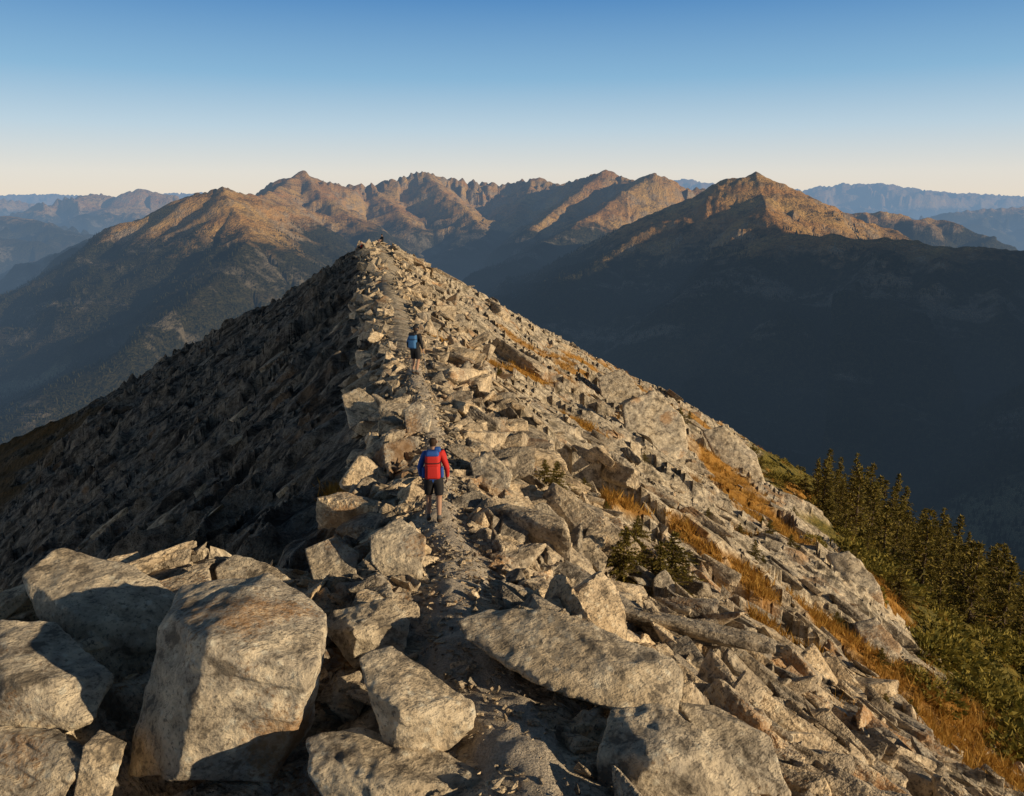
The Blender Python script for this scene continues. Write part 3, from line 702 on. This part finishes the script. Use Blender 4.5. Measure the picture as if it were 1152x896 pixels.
def person(J,loc,rz,mats,pack,packacc,cap,scale=1.0,sub=2,poles=False,nm="hiker"):
    E=bpy.data.objects.new(nm,None); scene.collection.objects.link(E); E.location=loc; E.rotation_euler=(0,0,rz); E.scale=(scale,)*3
    K=list(J); ix={k:i for i,k in enumerate(K)}
    me=skin_eval([J[k][:3] for k in K],[(ix[a],ix[b]) for a,b,_ in EDG],[J[k][3] for k in K],{0},sub)
    n=len(me.vertices); V=np.zeros(n*3,np.float32); me.vertices.foreach_get("co",V); V=V.reshape(-1,3)
    names=['skin','top','slL','slR','shorts','hair','boot','sock']
    me.materials.clear()
    for k in names: me.materials.append(mats[k])
    As=np.array([J[a][:3] for a,b,_ in EDG]); Bs=np.array([J[b][:3] for a,b,_ in EDG]); rs=np.array([[J[a][3],J[b][3]] for a,b,_ in EDG])
    for f in me.polygons:
        f.use_smooth=True; c=np.array(f.center); ab=Bs-As; t=np.clip(((c-As)*ab).sum(1)/(ab*ab).sum(1),0,1)
        d=np.linalg.norm(c-As-ab*t[:,None],axis=1)-(rs[:,0]*(1-t)+rs[:,1]*t); k=int(d.argmin()); lab=EDG[k][2]
        if lab=='head': lab='hair' if (c[1]<J['h2'][1]+.01 or c[2]>J['h2'][2]+.05) else 'skin'
        elif lab=='thigh': lab='shorts' if t[k]<.55 else 'skin'
        elif lab=='calf': lab='sock' if t[k]>.62 else 'skin'
        f.material_index=names.index(lab)
    me.name="body"; body=add_obj("body",me,(),E)
    nv=np.zeros(n*3,np.float32); me.vertices.foreach_get("normal",nv); nv=nv.reshape(-1,3); cl=np.zeros(n)
    for f in me.polygons:
        if names[f.material_index] in('top','slL','slR','shorts','boot'):
            for v in f.vertices: cl[v]=.012 if names[f.material_index]!='shorts' else .022
    me.vertices.foreach_set("co",(V+nv*cl[:,None]).astype(np.float32).ravel()); me.update()
    vs=[];ed=[];ra=[];ro=set()
    for s,S in ((-1,'L'),(1,'R')):
        p=np.array(J['pa'+S][:3]); w=np.array(J['wr'+S][:3]); d=(p-w)/np.linalg.norm(p-w); side=np.array([0,1,0])-d*d[1]; side/=np.linalg.norm(side); inn=np.cross(d,side)*(1 if s<0 else -1)
        if inn[0]*s>0: inn=-inn
        for k,(o_,L) in enumerate(((.030,.068),(.010,.078),(-.010,.072),(-.030,.055))):
            b=p+side*o_; i=len(vs); vs+= [tuple(b),tuple(b+d*(.028+L*.4)),tuple(b+d*(.028+L*.75)+inn*.018),tuple(b+d*(.026+L*.9)+inn*.038)]; ed+=[(i,i+1),(i+1,i+2),(i+2,i+3)]; ra+=[.010,.0095,.0085,.007]; ro.add(i)
        b=w+d*.03+side*.02; i=len(vs); vs+=[tuple(b),tuple(b+side*.035+d*.03+inn*.01),tuple(b+side*.04+d*.06+inn*.025)]; ed+=[(i,i+1),(i+1,i+2)]; ra+=[.013,.011,.008]; ro.add(i)
    fm=skin_eval(vs,ed,ra,ro,1); fm.materials.clear(); fm.materials.append(mats['skin']); fm.name="fingers"; add_obj("fingers",fm,(),E)
    hx,hy,hz,_=J['h2']; bm=bmesh.new(); sph(bm,(hx-.083,hy,hz-.02),.026,(.45,.8,1.2),10); sph(bm,(hx+.083,hy,hz-.02),.026,(.45,.8,1.2),10)
    sph(bm,(hx,hy+.093,hz-.02),.018,(.8,1.1,1.5),10); bm_obj("ears_and_nose",bm,mats['skin'],E)
    bm=bmesh.new(); sph(bm,(hx-.03,hy+.08,hz+.0),.012,(1.2,.6,.8),10); sph(bm,(hx+.03,hy+.08,hz+.0),.012,(1.2,.6,.8),10); bm_obj("eyes",bm,MWH,E)
    bm=bmesh.new(); sph(bm,(hx,hy+.078,hz-.055),.02,(1.2,.5,.3),10); bm_obj("mouth",bm,MRED,E)
    if cap:
        bm=bmesh.new(); vs_=sph(bm,(hx,hy-.002,hz+.028),.101,(.96,1.06,.92),20); bmesh.ops.delete(bm,geom=[v for v in vs_ if v.co.z<hz+.02],context='VERTS')
        rbox(bm,(hx,hy+.12,hz+.03),(.14,.11,.012),.005); bm_obj("cap",bm,cap,E)
    if pack:
        cy=J['chest'][1]-.245; cz=J['chest'][2]-.06
        bm=bmesh.new(); rbox(bm,(0,cy,cz),(.31,.21,.50),.07,.9,-.04); rbox(bm,(0,cy-.105,cz-.09),(.23,.07,.25),.03,.92,-.04); bm_obj("backpack",bm,pack,E)
        bm=bmesh.new(); rbox(bm,(0,cy+.005,cz+.265),(.27,.22,.11),.045,.85,-.08); rbox(bm,(.10,cy+.03,cz+.33),(.13,.10,.10),.035,.9); rbox(bm,(-.175,cy,cz-.12),(.07,.13,.20),.025,.9); rbox(bm,(.175,cy,cz-.12),(.07,.13,.20),.025,.9); bm_obj("backpack_lid_and_pockets",bm,packacc,E)
        for s in(-1,1):
            tube_obj("shoulder_strap",[(s*.10,cy+.09,cz+.22),(s*.11,cy+.17,cz+.235),(s*.115,cy+.27,cz+.20),(s*.12,cy+.38,cz+.10),(s*.13,cy+.37,cz-.04),(s*.15,cy+.25,cz-.15),(s*.14,cy+.10,cz-.2)],.018,MBLK,E)
            tube_obj("compression_strap",[(s*.162,cy+.08,cz+.08),(s*.165,cy-.05,cz+.09),(s*.12,cy-.118,cz+.09),(0,cy-.122,cz+.09)],.008,MBLK,E)
    if poles:
        for S,s in(('L',-1),('R',1)):
            p=J['pa'+S]; tube_obj("trekking_pole",[(p[0],p[1]+.02,p[2]+.10),(p[0],p[1]+.02,p[2]-.02),(p[0]+s*.05,p[1]+.18,.0)],.010,MMET,E)
    return E
def gz(x,y): return float(Hnear(np.array([x]),np.array([y]))[0])
base=dict(skin=MS,top=MBLUE,slL=MBLUE,slR=MRED,shorts=MBLK,hair=MHAIR,boot=MBOOT,sock=MSOCK)
x,y=HP[0][:2]; person(WALK,(x,y,gz(x,y)+.075),.05,base,MRED,MBLUE,None,1.0)
b2=dict(base,top=MBLK,slL=MNAVY,slR=MBLK,shorts=MBLK)
x,y=HP[1][:2]; person(WALK,(x,y,gz(x,y)+.07),-.25,b2,MNAVY,MBLK,MBLK,1.05,poles=True)
SITP=sitpose()
for k,(u,mt,rz) in enumerate([(406,dict(base,top=MRED,slL=MGREY),1.2),(430,dict(base,top=MBLK,slL=MBLK,slR=MBLK),2.4)]):
    h=ray(u,272); yy=99.; xx=h[0]/h[1]*yy; person(SITP,(xx,yy,gz(xx,yy)+.5),rz,mt,None,None,MBLK,1.0,1)
print("TIME people",time.time()-T0)
# ---------------------------------------------------------------- light
EL=math.radians(14.5); PH=math.radians(24)
S=Vector((math.cos(EL)*math.cos(PH),-math.cos(EL)*math.sin(PH),math.sin(EL)))
sl=bpy.data.lights.new("sun",'SUN'); so=bpy.data.objects.new("sun",sl); scene.collection.objects.link(so)
sl.energy=5; sl.angle=math.radians(.5); sl.color=(1,.80,.53); so.rotation_euler=S.to_track_quat('Z','Y').to_euler()
w=bpy.data.worlds.new("World"); scene.world=w; w.use_nodes=True; nt=w.node_tree
bg=nt.nodes['Background']; sk=nt.nodes.new('ShaderNodeTexSky'); sk.sky_type='NISHITA'; sk.sun_disc=False
sk.sun_elevation=EL; sk.sun_rotation=math.radians(90)+PH; sk.altitude=1500; sk.air_density=1.0; sk.dust_density=.6; sk.ozone_density=1.2
tc=nt.nodes.new('ShaderNodeTexCoord'); sep=nt.nodes.new('ShaderNodeSeparateXYZ'); nt.links.new(tc.outputs['Generated'],sep.inputs[0])
cr=nt.nodes.new('ShaderNodeValToRGB'); nt.links.new(sep.outputs['Z'],cr.inputs[0]); e=cr.color_ramp.elements
stops=[(0,(.80,.71,.60)),(.03,(.76,.73,.67)),(.08,(.50,.64,.74)),(.135,(.25,.47,.68)),(.215,(.095,.27,.55)),(.29,(.045,.08,.14)),(1,(.014,.022,.034))]
e[0].position=0; e[0].color=(*stops[0][1],1); e[1].position=1; e[1].color=(*stops[-1][1],1)
for p_,c_ in stops[1:-1]:
    q=e.new(p_); q.color=(*c_,1)
sc_=nt.nodes.new('ShaderNodeVectorMath'); sc_.operation='SCALE'; sc_.inputs['Scale'].default_value=1/.1; nt.links.new(cr.outputs[0],sc_.inputs[0])
mx=nt.nodes.new('ShaderNodeMix'); mx.data_type='RGBA'; mx.inputs[0].default_value=.94
nt.links.new(sk.outputs[0],mx.inputs[6]); nt.links.new(sc_.outputs[0],mx.inputs[7]); nt.links.new(mx.outputs[2],bg.inputs[0]); bg.inputs[1].default_value=.10
scene.view_settings.view_transform='Standard'; scene.view_settings.look='None'; scene.view_settings.exposure=0
print("TIME done",time.time()-T0)
